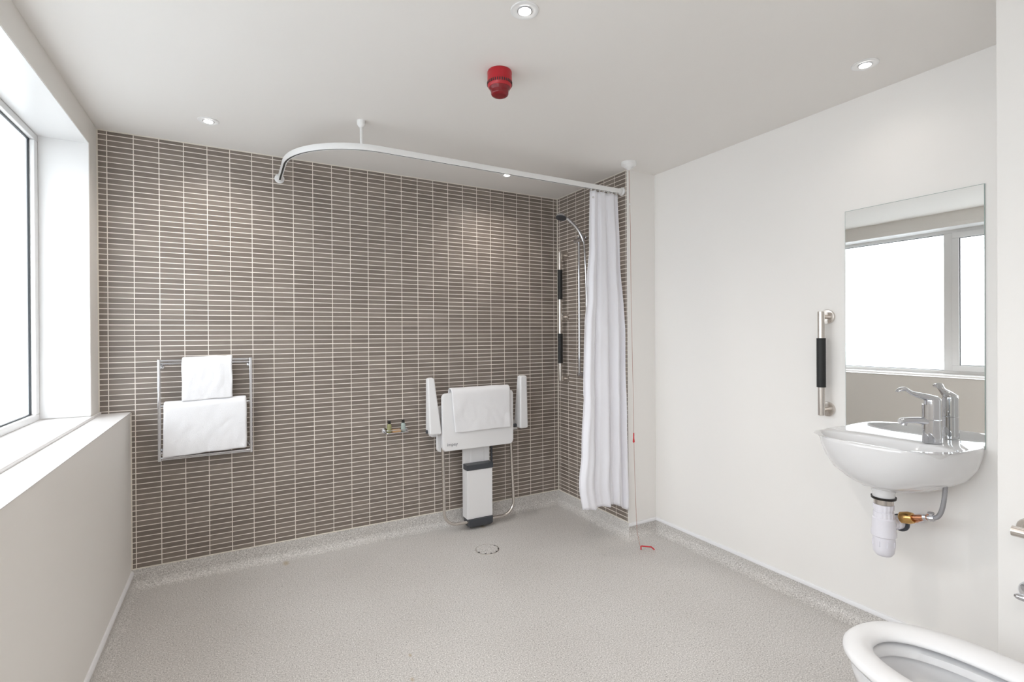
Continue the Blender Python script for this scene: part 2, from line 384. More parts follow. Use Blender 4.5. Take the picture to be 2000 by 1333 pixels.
# sealant and edge trims of the tiling
bm = bmesh.new(); box(bm, LU, B, D-.005, D, H-.005, H); box(bm, B-.005, B, E, D-.005, H-.005, H)
box(bm, B-.006, B, D-.006, D, .1, H-.005); box(bm, LU, LU+.005, D-.004, D, ZS+.016, H-.005); box(bm, L, L+.005, D-.004, D, .1, ZS)
struct(obj('trim_11', bm, M['seal'], smooth=False))
bm = bmesh.new(); box(bm, B-.003, B+.010, E-.003, E+.004, .1, H, bev=.0015); struct(obj('trim_12', bm, M['wall']))
bm = bmesh.new(); box(bm, B-.004, B+.003, E-.004, E+.002, .0, .1, bev=.001); struct(obj('trim_13', bm, M['trim']))

# ------------------------------------------------------------------ downlights
def downlight(x, y, label, power=1.0):
    t = thing('recessed_downlight', label, 'downlight', (x, y, H), 'recessed ceiling downlights')
    bm = bmesh.new()
    lathe(bm, (x, y, H+.001), (0, 0, -1), [(0, .047), (.004, .0465), (.006, .043), (.0045, .031), (.0025, .0245)], 40, cap0=True, cap1=True)
    obj('trim_ring', bm, M['upvc'], t)
    bm = bmesh.new(); lathe(bm, (x, y, H-.001), (0, 0, -1), [(0, .0245), (.0035, .0240), (.004, .0215)], 40); obj('reflector', bm, M['chrome'], t)
    bm = bmesh.new(); lathe(bm, (x, y, H-.002), (0, 0, -1), [(0, .0205), (.004, .0205), (.006, .016), (.007, .004)], 32); obj('lamp', bm, M['bulb'], t)
    ld = bpy.data.lights.new('downlight_beam', 'SPOT'); ld.energy = SPOT_WATTS*power; ld.color = (1, .93, .87); ld.spot_size = math.radians(150); ld.spot_blend = 1.0; ld.shadow_soft_size = .025
    lo = bpy.data.objects.new('downlight_beam', ld); COL.objects.link(lo); lo.parent = t; lo.location = (0, 0, -.02)
downlight(-.102, 2.895, 'round recessed ceiling downlight nearest the window and tiled wall', 2.3)
downlight(.845, 1.418, 'round recessed ceiling downlight in front of the red alarm sounder, largest in view', 5)
downlight(2.205, 1.055, 'round recessed ceiling downlight beside the white wall above the mirror and basin', .3)
downlight(1.60, 2.93, 'recessed ceiling downlight above the shower, half hidden by the curtain rail', 2.3)
downlight(.15, -.35, 'added unseen fill lamp, made as a recessed ceiling downlight behind the camera', 7)  # unseen lamp added to even out the room's light

# ------------------------------------------------------------------ alarm sounder
ax, ay = .952, 1.80
t = thing('alarm_sounder', 'red cylindrical fire alarm sounder beacon mounted on the ceiling', 'alarm', (ax, ay, H))
bm = bmesh.new(); lathe(bm, (ax, ay, H), (0, 0, -1), [(0, .0485), (.004, .050), (.010, .0505), (.012, .0495), (.045, .0505), (.052, .050), (.062, .047), (.066, .044)], 48); sbody = obj('sounder_body', bm, M['red'], t)
bm = bmesh.new(); lathe(bm, (ax, ay, H-.066), (0, 0, -1), [(-.001, .043), (.006, .041), (.010, .037), (.014, .0365), (.024, .0355), (.029, .033), (.033, .026), (.034, .015)], 40); obj('beacon_lens', bm, M['darkred'], t)
bm = bmesh.new()
for k in range(34):
    a = 2*PI*k/34
    mt = Matrix.Translation((ax, ay, H-.050)) @ Matrix.Rotation(a, 4, 'Z') @ Matrix.Translation((.0498, 0, 0)) @ Matrix.Diagonal((.0030, .0042, .011, 1))
    bmesh.ops.create_cube(bm, size=1, matrix=mt)
obj('sound_slots', bm, M['slot'], sbody, smooth=False)

# ------------------------------------------------------------------ curtain rail
RZ, RY, RX, RR = 2.268, 2.522, .245, .42
t = thing('curtain_rail', 'white curved shower curtain rail from the tiled wall to the shower side wall', 'curtain rail', (1.2, RY, RZ))
path = [Vector((RX, D-.004, RZ)), Vector((RX, D-.2, RZ))]
for k in range(25):
    a = PI + PI/2*k/24; path.append(Vector((RX+RR+RR*math.cos(a), RY+RR+RR*math.sin(a), RZ)))
path += [Vector((1.2, RY, RZ)), Vector((B-.004, RY, RZ))]
def sweep(bm, path, prof):
    rings = []
    for i, p in enumerate(path):
        d = (path[min(i+1, len(path)-1)]-path[max(i-1, 0)]).normalized(); n = Vector((d.y, -d.x, 0))
        rings.append([p + n*a + Vector((0, 0, b)) for a, b in prof])
    loft(bm, rings)
bm = bmesh.new(); hh, ww = .0155, .010
sweep(bm, path, [(-ww, -hh+.003), (-ww, hh-.004), (-ww+.003, hh), (ww-.003, hh), (ww, hh-.004), (ww, -hh+.003), (ww-.002, -hh), (.0055, -hh), (.0055, -hh+.006), (-.0045, -hh+.006), (-.0045, -hh), (-ww+.002, -hh)])
trk = obj('track', bm, M['upvc'], t, ang=50)
bm = bmesh.new(); sweep(bm, path, [(-.0042, -hh+.0015), (-.0042, -hh+.0058), (.0052, -hh+.0058), (.0052, -hh+.0015)]); obj('glide_slot', bm, M['slot'], trk)
bm = bmesh.new(); lathe(bm, (RX, D, RZ), (0, -1, 0), [(0, .027), (.008, .027), (.014, .020), (.026, .018), (.028, .012)], 32); obj('wall_flange', bm, M['upvc'], t)
bm = bmesh.new(); lathe(bm, (B, RY, RZ), (-1, 0, 0), [(0, .027), (.008, .027), (.014, .021), (.028, .020), (.030, .012)], 32); obj('wall_flange', bm, M['upvc'], t)
sx, sy = .561, RY+RR-math.sqrt(RR**2-(RX+RR-.561)**2)
bm = bmesh.new(); lathe(bm, (sx, sy, H), (0, 0, -1), [(0, .020), (.010, .0205), (.022, .019), (.032, .013), (.036, .007), (H-RZ-hh, .0065)], 28); obj('ceiling_support', bm, M['upvc'], t)

# ------------------------------------------------------------------ shower curtain
def interp(tab, z):
    for (z0, a), (z1, b) in zip(tab, tab[1:]):
        if z0 >= z >= z1:
            k = (z0-z)/(z0-z1); k = k*k*(3-2*k); return a+(b-a)*k
    return tab[-1][1] if z < tab[-1][0] else tab[0][1]
left = [(2.24, 1.975), (1.9, 1.965), (1.6, 1.940), (1.37, 1.905), (.95, 1.885), (.60, 1.865), (.40, 1.842), (.22, 1.868)]
right = [(2.24, 2.205), (1.9, 2.214), (1.5, 2.222), (1.37, 2.222), (.9, 2.205), (.55, 2.212), (.2, 2.218)]
yc = [(2.24, 2.522), (1.8, 2.515), (1.3, 2.485), (.8, 2.465), (.2, 2.455)]
bm = bmesh.new(); NU, NV = 150, 110; grid = []
for j in range(NV+1):
    row = []
    for i in range(NU+1):
        u = i/NU; v = j/NV
        zb = .248 if u < .56 else .262 - .062*((u-.56)/.44)
        zb += .006*math.sin(u*19)
        if .53 < u < .60: zb += 0
        z = 2.243 + (zb-2.243)*v
        if v < .02 and u < .05: z -= .0
        x = interp(left, z) + (interp(right, z)-interp(left, z))*u
        amp = .007 + .010*min(1, v*1.6) - .004*max(0, v-.7)/.3
        ph = 2*PI*(u*3.7 + .22*math.sin(u*5+v*1.6))
        y = interp(yc, z) + amp*math.sin(ph) + .006*math.sin(ph*2.3+1+v*3)*(v*.8+.2)
        x += .007*math.cos(ph)*(.4+.6*v)*math.sin(PI*u)
        y += .004*noise.noise(Vector((u*6, z*5, 1.3)))
        for zc in (1.38, 1.62, .93):    # packing creases across the cloth
            y -= .0035*math.exp(-((z-zc)/.012)**2)*(1+.5*math.sin(u*30))
        row.append(bm.verts.new((min(x, B-.012), y, z)))
    grid.append(row)
for a, b in zip(grid, grid[1:]):
    for i in range(NU): bm.faces.new((a[i], a[i+1], b[i+1], b[i]))
t = thing('shower_curtain', 'white fabric shower curtain gathered at the right end of the curved rail', 'shower curtain', (2.08, 2.49, .22))
cloth_ = o = obj('curtain_cloth', bm, M['curtain'], t, ang=180)
so = o.modifiers.new('thickness', 'SOLIDIFY'); so.thickness = .0016; so.offset = 0
for k in range(7):
    hx = 1.985 + k*.034
    bm = bmesh.new(); tube(bm, [(hx, RY, RZ-hh-.001), (hx, RY, RZ-hh-.014), (hx, RY-.004, RZ-hh-.020), (hx, RY-.004, RZ-hh-.030)], .0018, 8); box(bm, hx-.004, hx+.004, RY-.004, RY+.004, RZ-hh-.006, RZ-hh-.0005)
    obj('curtain_hook', bm, M['upvc'], cloth_)
bm = bmesh.new(); tube(bm, [(1.990+.005*math.cos(a), 2.507, 2.196+.005*math.sin(a)) for a in [2*PI*k/12 for k in range(13)]], .0014, 6); obj('eyelet', bm, M['steel'], cloth_)

# ------------------------------------------------------------------ pull cord
t = thing('emergency_pull_cord', 'red emergency pull cord hanging from a white ceiling switch beside the curtain', 'pull cord', (2.155, 2.362, H))
bm = bmesh.new(); lathe(bm, (2.158, 2.366, H), (0, 0, -1), [(0, .047), (.012, .048), (.020, .045), (.027, .030), (.034, .026), (.038, .015), (.05, .006)], 40); obj('ceiling_switch', bm, M['upvc'], t)
pts = [(2.156, 2.362, 2.352), (2.158, 2.36, 2.2), (2.161, 2.358, 2.0), (2.161, 2.356, 1.6), (2.168, 2.354, 1.2), (2.172, 2.352, .9), (2.174, 2.352, .68), (2.184, 2.35, .3), (2.186, 2.340, .1), (2.178, 2.300, .010)]
bm = bmesh.new(); tube(bm, pts, .0013, 6); obj('cord', bm, M['cord'], t)
bm = bmesh.new(); lathe(bm, (2.1612, 2.358, 2.145), (0, 0, -1), [(0, .002), (.003, .004), (.010, .004), (.013, .002)], 12); obj('cord_joiner', bm, M['upvc'], t)
bm = bmesh.new(); lathe(bm, (2.1735, 2.352, .715), (0, 0, -1), [(0, .002), (.004, .004), (.035, .004), (.055, .007), (.062, .003)], 16); obj('bangle', bm, M['cordred'], t)
bm = bmesh.new(); tube(bm, fillet([(2.176, 2.296, .005), (2.180, 2.300, .026), (2.228, 2.262, .024), (2.243, 2.250, .008)], .006, 4), .0042, 10); obj('floor_bangle', bm, M['cordred'], t)

# ------------------------------------------------------------------ grab rails
def flange(bm, p, axis):
    lathe(bm, p, axis, [(0, .034), (.006, .035), (.011, .033), (.012, .020)], 36)
def vertical_rail(name, label, x, y, z0, z1, zf, grips, group):
    off = .057
    t = thing(name, label, 'grab rail', (x, y, z0), group)
    bm = bmesh.new(); lathe(bm, (x-off, y, z0), (0, 0, 1), [(0, .013), (.002, .0148), (z1-z0-.002, .0148), (z1-z0, .013)], 28); obj('bar', bm, M['steel'], t)
    for z in zf:
        bm = bmesh.new(); flange(bm, (x, y, z), (-1, 0, 0)); lathe(bm, (x-.010, y, z), (-1, 0, 0), [(0, .0105), (off-.018, .0105)], 24); obj('wall_mount', bm, M['steel'], t)
    for a, b in grips:
        n = int((b-a)/.004); pr = [(0, .016), (.001, .0195)]
        for k in range(1, n): pr.append((k*.004, .0197 if k % 2 else .0189))
        pr += [(b-a-.001, .0195), (b-a, .016)]
        bm = bmesh.new(); lathe(bm, (x-off, y, a), (0, 0, 1), pr, 28); obj('ribbed_grip', bm, M['black'], t)
    return t
vertical_rail('grab_rail', 'short vertical steel grab rail with one black grip, beside the mirror', R, 1.355, .940, 1.432, (1.407, .966), ((1.073, 1.306),), 'vertical grab rails')
vertical_rail('grab_rail', 'long vertical steel grab rail with two black grips, in the tiled shower corner', B, 3.166, .973, 1.960, (1.937, 1.463, .990), ((1.110, 1.337), (1.598, 1.825)), 'vertical grab rails')
# horizontal rail on the boxing, cut by the photo's right edge
t = thing('grab_rail', 'horizontal steel grab rail on the boxed wall at the right edge, above the toilet', 'grab rail', (BX, .3, .745))
bm = bmesh.new(); lathe(bm, (BX-.057, .578, .738), (0, -1, 0), [(0, .010), (.0015, .0150), (.60, .0150), (.602, .010)], 28); obj('bar', bm, M['steel'], t)
for y in (.548, .006):
    bm = bmesh.new(); flange(bm, (BX, y, .738), (-1, 0, 0)); lathe(bm, (BX-.01, y, .738), (-1, 0, 0), [(0, .0105), (.040, .0105)], 24); obj('wall_mount', bm, M['steel'], t)
# toilet roll holder
t = thing('toilet_roll_holder', 'chrome toilet roll holder low on the boxed wall at the right edge', 'toilet roll holder', (BX, .545, .55))
bm = bmesh.new(); lathe(bm, (BX, .548, .553), (-1, 0, 0), [(0, .030), (.008, .030), (.012, .027), (.013, .012)], 36); obj('wall_plate', bm, M['chrome'], t)
bm = bmesh.new(); tube(bm, [(BX-.01, .548, .553), (BX-.05, .548, .550)], .008, 16); tube(bm, [(BX-.052, .574, .545), (BX-.052, .566, .545), (BX-.052, .54, .545), (BX-.052, .43, .545), (BX-.052, .41, .548)], [.004, .009, .0105, .0105, .008], 18); obj('arm', bm, M['chrome'], t)

# ------------------------------------------------------------------ shower set
t = thing('shower_riser_set', 'chrome shower riser rail with hand shower and hose in the tiled corner', 'shower', (B, 2.925, 1.0))
sxx, syy = 2.188, 2.925
bm = bmesh.new(); lathe(bm, (sxx, syy, 1.045), (0, 0, 1), [(0, .008), (.002, .0095), (1.0, .0095), (1.002, .008)], 24); obj('riser_bar', bm, M['chrome'], t)
for z in (1.040, 2.035):
    bm = bmesh.new(); lathe(bm, (B, syy, z), (-1, 0, 0), [(0, .017), (.004, .017), (.006, .012), (.05, .012), (.070, .013), (.072, .010)], 24); obj('bar_bracket', bm, M['chrome'], t)
bm = bmesh.new(); box(bm, sxx-.020, sxx+.016, syy-.022, syy+.018, 1.992, 2.022, bev=.005); lathe(bm, (sxx-.012, syy-.046, 2.010), (0, 1, 0), [(0, .012), (.03, .012), (.085, .010), (.09, .006)], 20); obj('handset_holder', bm, M['chrome'], t)
hp = bez((2.175, 2.850, 1.985), (2.170, 2.868, 2.05), (2.105, 2.885, 2.13), (2.045, 2.900, 2.160), 16)
bm = bmesh.new(); tube(bm, hp, [.010+.004*math.sin(PI*i/16)**.5*.6 for i in range(17)], 18); obj('handset_handle', bm, M['chrome'], t)
hc = Vector((2.020, 2.905, 2.160)); hd = Vector((-.28, -.16, -1)).normalized()
bm = bmesh.new(); lathe(bm, hc-hd*.016, hd, [(-.006, .008), (0, .022), (.008, .034), (.020, .041), (.026, .041)], 36); shead = obj('shower_head', bm, M['chrome'], t)
bm = bmesh.new(); lathe(bm, hc-hd*.016, hd, [(.0255, .0385), (.028, .0375), (.0285, .02)], 32)
u, v = frame(hd)
for rr, n in ((.012, 6), (.022, 12), (.032, 18)):
    for k in range(n):
        a = 2*PI*k/n; lathe(bm, hc+hd*.011+(u*math.cos(a)+v*math.sin(a))*rr, hd, [(0, .0018), (.003, .0012)], 6)
obj('spray_plate', bm, M['darkg'], shead)
hs = bez((2.175, 2.850, 1.985), (2.180, 2.835, 1.86), (2.190, 2.842, 1.65), (2.190, 2.838, 1.42), 40) + bez((2.190, 2.838, 1.42), (2.19, 2.83, 1.0), (2.16, 2.75, .80), (2.19, 2.62, 1.0), 30)[1:]
bm = bmesh.new(); tube(bm, hs, [.0072+.0006*(i % 2) for i in range(len(hs))], 10); obj('shower_hose', bm, M['chrome'], t)
bm = bmesh.new(); lathe(bm, (2.195, 2.54, 1.05), (0, 1, 0), [(0, .018), (.004, .021), (.05, .021), (.052, .019), (.10, .019), (.102, .0215), (.15, .0215), (.152, .018)], 28); lathe(bm, (B, 2.58, 1.05), (-1, 0, 0), [(0, .028), (.006, .028), (.01, .016), (.035, .016)], 24); obj('mixer_valve', bm, M['chrome'], t)

# ------------------------------------------------------------------ towel rail
TY = D-.065
t = thing('towel_rail', 'chrome ladder towel rail on the tiled back wall', 'towel rail', (-.13, D, .67))
x0, x1, z0, z1 = -.345, .084, .682, 1.198
bm = bmesh.new(); box(bm, x0-.007, x0+.007, TY-.012, TY+.012, z0-.012, z1+.012, bev=.003); obj('upright', bm, M['chrome'], t)
bm = bmesh.new(); box(bm, x1-.007, x1+.007, TY-.012, TY+.012, z0-.012, z1+.012, bev=.003); obj('upright', bm, M['chrome'], t)
for z, dy in ((z1+.004, 0), (z1-.012, .022), (.962, 0), (z0+.004, 0), (z0-.008, .022)):
    bm = bmesh.new(); lathe(bm, (x0+.005, TY+dy, z), (1, 0, 0), [(0, .0065), (x1-x0-.01, .0065)], 16); obj('cross_bar', bm, M['chrome'], t)
for x in (x0+.004, x1-.004):
    for z in (z0+.03, z1-.03):
        bm = bmesh.new(); lathe(bm, (x, D, z), (0, -1, 0), [(0, .014), (.004, .014), (.006, .007), (.06, .007)], 18); obj('wall_bracket', bm, M['chrome'], t)

def drape(name, label, cat, xa, xb, yf, yb, ztop, zf, zb, seed, th=.012, skew=0, tilt=0, group=None, wob=.004, layers=1, parent=None):
    """a towel hung over a bar or panel: front leaf at yf, back leaf at yb"""
    rad = (yb-yf)/2; prof = []
    nf = 26
    for k in range(nf): prof.append((yf, zf + (ztop-rad-zf)*k/nf))
    for k in range(9): a = PI - PI*k/8; prof.append(((yf+yb)/2 + rad*math.cos(a), ztop-rad + rad*math.sin(a)))
    nb = 14
    for k in range(1, nb+1): prof.append((yb, ztop-rad - (ztop-rad-zb)*k/nb))
    bm = bmesh.new(); NX = 34; rows = []
    for (y, z) in prof:
        row = []
        for i in range(NX+1):
            u = i/NX; x = xa+(xb-xa)*u
            e = noise.noise(Vector((seed, z*9, 0)))*.006
            x += e*(1 if u > .5 else .8) + skew*(ztop-z)*(1-u)
            zz = z + tilt*(u-.5)*(1 if y < (yf+yb)/2+.001 else .4) + .004*noise.noise(Vector((u*4, seed, y*3)))
            d = wob*(noise.noise(Vector((u*3.2+seed, z*7, 2.))) + .5*noise.noise(Vector((u*9+seed, z*14, 5.))))
            depth = min(1, max(0, (ztop-z)*9))
            yy = y - abs(d)*depth if y < (yf+yb)/2 else y
            row.append(bm.verts.new((x, yy, zz)))
        rows.append(row)
    for a, b in zip(rows, rows[1:]):
        for i in range(NX): bm.faces.new((a[i], a[i+1], b[i+1], b[i]))
    o = obj(name, bm, M['towel'], ang=180)
    s = o.modifiers.new('thickness', 'SOLIDIFY'); s.thickness = th; s.offset = 0; s.use_even_offset = False
    sb = o.modifiers.new('soft', 'SUBSURF'); sb.levels = 1; sb.render_levels = 1
    return tag(o, label, cat, group)
drape('hand_towel', 'small white towel hung over the top bar of the chrome towel rail', 'towel', -.243, -.006, TY-.024, TY+.033, 1.216, .988, 1.01, 3.1, th=.016, tilt=.014, wob=.006)
drape('bath_towel', 'large white bath towel folded over the lower bars of the chrome towel rail', 'towel', -.326, .060, TY-.028, TY+.018,   .980, .700, .74, 8.4, th=.024, tilt=.014, wob=.008, skew=-.02)

# ------------------------------------------------------------------ soap dish with toiletries
t = thing('soap_shelf', 'small chrome and clear shelf on the tiled wall holding two mini bottles', 'shelf', (.93, D, .69))
bm = bmesh.new()
box(bm, .855, 1.000, D-.085, D-.010, .694, .698, bev=.001)
obj('shelf_plate', bm, M['steel'], t)
bm = bmesh.new(); tube(bm, fillet([(.856, D, .716), (.856, D-.086, .716), (1.000, D-.086, .716), (1.000, D, .716)], .015, 5), .0028, 8)
tube(bm, fillet([(.856, D, .698), (.856, D-.086, .698), (1.000, D-.086, .698), (1.000, D, .698)], .015, 5), .0028, 8)
obj('guard_rail', bm, M['chrome'], t)
for x in (.862, .995):
    bm = bmesh.new(); lathe(bm, (x, D, .704), (0, -1, 0), [(0, .018), (.005, .018), (.007, .008), (.03, .008)], 20); obj('wall_mount', bm, M['chrome'], t)
def bottle(x, m, label, dz=0):
    b = thing('toiletry_bottle', label, 'bottle', (x, D-.045, .698), 'mini toiletry bottles on the soap shelf')
    bm = bmesh.new(); lathe(bm, (x, D-.045, .698), (0, 0, 1), [(0, .012), (.003, .0145), (.046, .0145), (.054, .010), (.057, .007)], 24); obj('bottle_body', bm, m, b)
    bm = bmesh.new(); lathe(bm, (x, D-.045, .754), (0, 0, 1), [(0, .0105), (.018, .0098), (.020, .008)], 20); obj('cap', bm, M['blackcap'], b)
bottle(.883, M['oil'], 'mini bottle of yellow-green liquid with black cap, left on the soap shelf')
bottle(.975, M['gel'], 'mini bottle of pale aqua liquid with black cap, right on the soap shelf')
bm = bmesh.new(); box(bm, .900, .955, D-.070, D-.035, .698, .716, bev=.004); tag(obj('soap_bar', bm, M['soap']), 'small orange wrapped soap bar lying between the two mini bottles', 'soap')

# ------------------------------------------------------------------ folding shower seat
t = thing('shower_chair', 'white folding shower seat with raised arms, folded up against the tiled wall', 'shower seat', (1.47, D, 0))
def bowed(x0, x1, z0, z1, r, bow):
    out = rrect(x0, x1, z0, z1, r, 6); n = 12
    top = out[6:8]; res = out[:7]
    for k in range(1, n): u = k/n; res.append((x1-r+(x0+r-x1+r)*u, z1+bow*math.sin(PI*u)))
    return res + out[7:]
bm = bmesh.new(); slab_xz(bm, bowed(1.205, 1.742, .555, .940, .030, .016), 3.112, 3.146, .007); seat = obj('seat_board', bm, M['plastic'], t)
bm = bmesh.new(); slab_xz(bm, bowed(1.196, 1.752, .535, .850, .030, .0), 3.192, 3.222, .007); obj('back_rest', bm, M['plastic'], t)
bm = bmesh.new(); box(bm, 1.24, 1.72, 3.146, 3.192, .62, .66, bev=.006); box(bm, 1.24, 1.72, 3.222, D, .62, .70, bev=.006); obj('hinge_beam', bm, M['plastic'], t)
def arm(ptsb, ptst, name='armrest'):
    """ptsb / ptst: (x0,x1,y0,y1,z) of the lower and upper end"""
    bm = bmesh.new(); rings = []
    (a0, a1, b0, b1, z0), (c0, c1, d0, d1, z1) = ptsb, ptst
    for k, ins in ((-.0, .010), (.012, .003), (.03, 0), (.35, 0), (.7, 0), (.97, 0), (.988, .003), (1.0, .010)):
        x0 = a0+(c0-a0)*k; x1 = a1+(c1-a1)*k; y0 = b0+(d0-b0)*k; y1 = b1+(d1-b1)*k; z = z0+(z1-z0)*k
        rings.append([(x, y, z) for x, y in rrect(x0+ins, x1-ins, y0+ins, y1-ins, .010, 4)])
    loft(bm, rings); return obj(name, bm, M['padw'], t)
arm((1.118, 1.202, 3.115, 3.205, .672), (1.112, 1.158, 3.135, 3.180, 1.048))
arm((1.792, 1.858, 3.100, 3.205, .655), (1.795, 1.850, 3.100, 3.150, 1.036))
bm = bmesh.new(); lathe(bm, (1.108, 3.165, .690), (1, 0, 0), [(0, .008), (.002, .013), (.10, .013)], 20); obj('arm_pivot', bm, M['darkg'], t)
bm = bmesh.new(); lathe(bm, (1.755, 3.165, .672), (1, 0, 0), [(0, .013), (.06, .013)], 20); obj('arm_pivot', bm, M['darkg'], t)
bm = bmesh.new(); box(bm, 1.165, 1.245, 3.21, D, .64, .70, bev=.005); obj('wall_bracket', bm, M['plastic'], t)
bm = bmesh.new(); box(bm, 1.705, 1.83, 3.21, D, .63, .69, bev=.005); obj('wall_bracket', bm, M['plastic'], t)
bm = bmesh.new(); slab_xz(bm, rrect(1.383, 1.585, .400, .600, .004, 2), 3.186, 3.206, .002)
loft(bm, [[(x, 3.186, z) for x, z in rrect(1.438, 1.545, .380, .62, .040, 6)], [(x, 3.182, z) for x, z in rrect(1.444, 1.539, .386, .62, .036, 6)]]); obj('back_plate', bm, M['plastic'], t)
bm = bmesh.new(); box(bm, 1.600, 1.612, 3.19, 3.20, .40, .60); obj('gap_shade', bm, M['darkg'], t)  # dark strip standing in for the shaded gap beside the back plate
bm = bmesh.new(); box(bm, 1.383, 1.574, 3.118, 3.204, .070, .405, bev=.004); obj('leg_column', bm, M['plastic'], t)
bm = bmesh.new(); box(bm, 1.378, 1.579, 3.112, 3.180, .404, .442, bev=.004); obj('end_cap', bm, M['darkg'], t)
bm = bmesh.new(); loft(bm, [[(x, y, z) for x, y in rrect(a, b, c, d, .006, 3)] for a, b, c, d, z in ((1.395, 1.562, 3.112, 3.18, .016), (1.388, 1.570, 3.104, 3.19, .028), (1.385, 1.573, 3.106, 3.2, .070))]); obj('foot_cap', bm, M['darkg'], t)
bm = bmesh.new(); tube(bm, fillet([(1.215, 3.142, .58), (1.220, 3.128, .056), (1.752, 3.128, .044), (1.735, 3.142, .58)], .095, 10), .0105, 14); obj('leg_frame', bm, M['steel'], t)
# maker's word on the seat's lower left corner
cu = bpy.data.curves.new('logo', 'FONT'); cu.body = 'impey'; cu.size = .030; cu.extrude = .0004; cu.space_character = 1.05
to = bpy.data.objects.new('logo', cu); COL.objects.link(to); bpy.context.view_layer.update()
me = bpy.data.meshes.new_from_object(to); bpy.data.objects.remove(to)
me.transform(Matrix.Translation((1.236, 3.1115, .590)) @ Matrix.Rotation(PI/2, 4, 'X')); me.transform(Matrix.Translation(-t.location))
me.materials.clear(); me.materials.append(M['print']); lo = bpy.data.objects.new('logo', me); COL.objects.link(lo); lo.parent = seat; lo['label'] = 'small grey word printed on the seat corner'
drape('towel_mat', 'folded white towel mat draped over the raised shower seat', 'towel', 1.262, 1.708, 3.098, 3.164, .972, .678, .82, 5.2, th=.010, tilt=.004, wob=.008, skew=.08)

# ------------------------------------------------------------------ floor drain
dx, dy = 1.3655, 2.782
t = thing('floor_drain', 'round grey floor drain cover set in the floor in front of the shower seat', 'drain', (dx, dy, 0))
bm = bmesh.new(); lathe(bm, (dx, dy, 0), (0, 0, 1), [(0, .074), (.0018, .0735), (.0022, .072), (.0022, .068), (.0012, .0665)], 56); obj('drain_ring', bm, M['steel'], t)
bm = bmesh.new(); lathe(bm, (dx, dy, .0004), (0, 0, 1), [(0, .067), (.0026, .066), (.0030, .064)], 48); dcov = obj('drain_cover', bm, M['floor'], t)
for a in (195, 235, 265, 300, 335, 20):
    a = math.radians(a); bm = bmesh.new()
    box(bm, -.004, .004, -.0055, .0055, .0, .0036)
    bmesh.ops.transform(bm, matrix=Matrix.Translation((dx, dy, 0)) @ Matrix.Rotation(a, 4, 'Z') @ Matrix.Translation((.067, 0, 0)), verts=bm.verts)
    obj('drain_slot', bm, M['slot'], dcov, smooth=False)

# ------------------------------------------------------------------ mirror
t = thing('wall_mirror', 'tall frameless rectangular mirror on the white wall above the basin', 'mirror', (R, 1.03, .90))
bm = bmesh.new(); box(bm, R-.005, R, .780, 1.274, .885, 1.892); obj('mirror_back', bm, M['edge'], t, smooth=False)
bm = bmesh.new(); box(bm, R-.0062, R-.005, .782, 1.272, .887, 1.890); obj('mirror_glass', bm, M['mirror'], t, smooth=False)

# ------------------------------------------------------------------ basin
BC, BW, BP, BZ = 1.037, .266, .352, .895
N = 72
def sp(v, e): return math.copysign(abs(v)**e, v)
def outer(sw, sp_, z, pinch=2.6):
    out = []
    for i in range(N):
        a = 2*PI*i/N
        pr_ = BP*sp_*sp(math.sin(a), 2/pinch) if a <= PI else 0; rd_ = 1 - .05*max(0, 1-pr_/.085)**2
        if a <= PI: out.append((R - pr_, BC + BW*sw*rd_*sp(math.cos(a), 2/pinch), z))
        else: out.append((R-.001, BC + BW*sw*rd_*sp(math.cos(a), 2/pinch), z))
    return out
def inner(p0, p1, hw, z, e=2.5):
    out = []; c = (p0+p1)/2; h = (p1-p0)/2
    for i in range(N):
        a = 2*PI*i/N; out.append((R - (c + h*sp(math.sin(a), 2/e)), BC + .0 + hw*sp(math.cos(a), 2/e), z))
    return out
t = thing('wash_basin', 'white ceramic wall-hung wash basin under the mirror', 'basin', (R, BC, .70))
rings = [outer(.20, .50, .690, 2.0), outer(.34, .62, .694, 2.1), outer(.52, .735, .708, 2.2), outer(.68, .83, .732, 2.3), outer(.85, .910, .766, 2.4), outer(.94, .96, .808, 2.5), outer(.985, .99, .850, 2.6), outer(1.0, 1.0, .880, 2.6), outer(.998, .998, BZ-.006, 2.6), outer(.985, .988, BZ, 2.6),
         inner(.020, .338, .250, BZ+.001, 3.0), inner(.105, .325, .236, BZ-.002, 2.7), inner(.112, .318, .227, BZ-.012, 2.6), inner(.120, .310, .212, BZ-.045, 2.4), inner(.135, .290, .185, BZ-.085, 2.2), inner(.160, .255, .12, BZ-.112, 2), inner(.19, .225, .022, BZ-.120, 2)]
bm = bmesh.new(); loft(bm, rings); o = obj('basin_bowl', bm, M['ceramic'], t, ang=60)
bm = bmesh.new(); lathe(bm, (R-.207, BC, BZ-.1205), (0, 0, 1), [(0, .021), (.003, .021), (.004, .014), (.002, .005)], 28); obj('waste_fitting', bm, M['chrome'], t)
bm = bmesh.new(); lathe(bm, (R-.205, 1.030, .700), (0, 0, -1), [(-.01, .046), (.0, .042), (.014, .038), (.028, .038), (.030, .03)], 32); obj('waste_boss', bm, M['ceramic'], t)
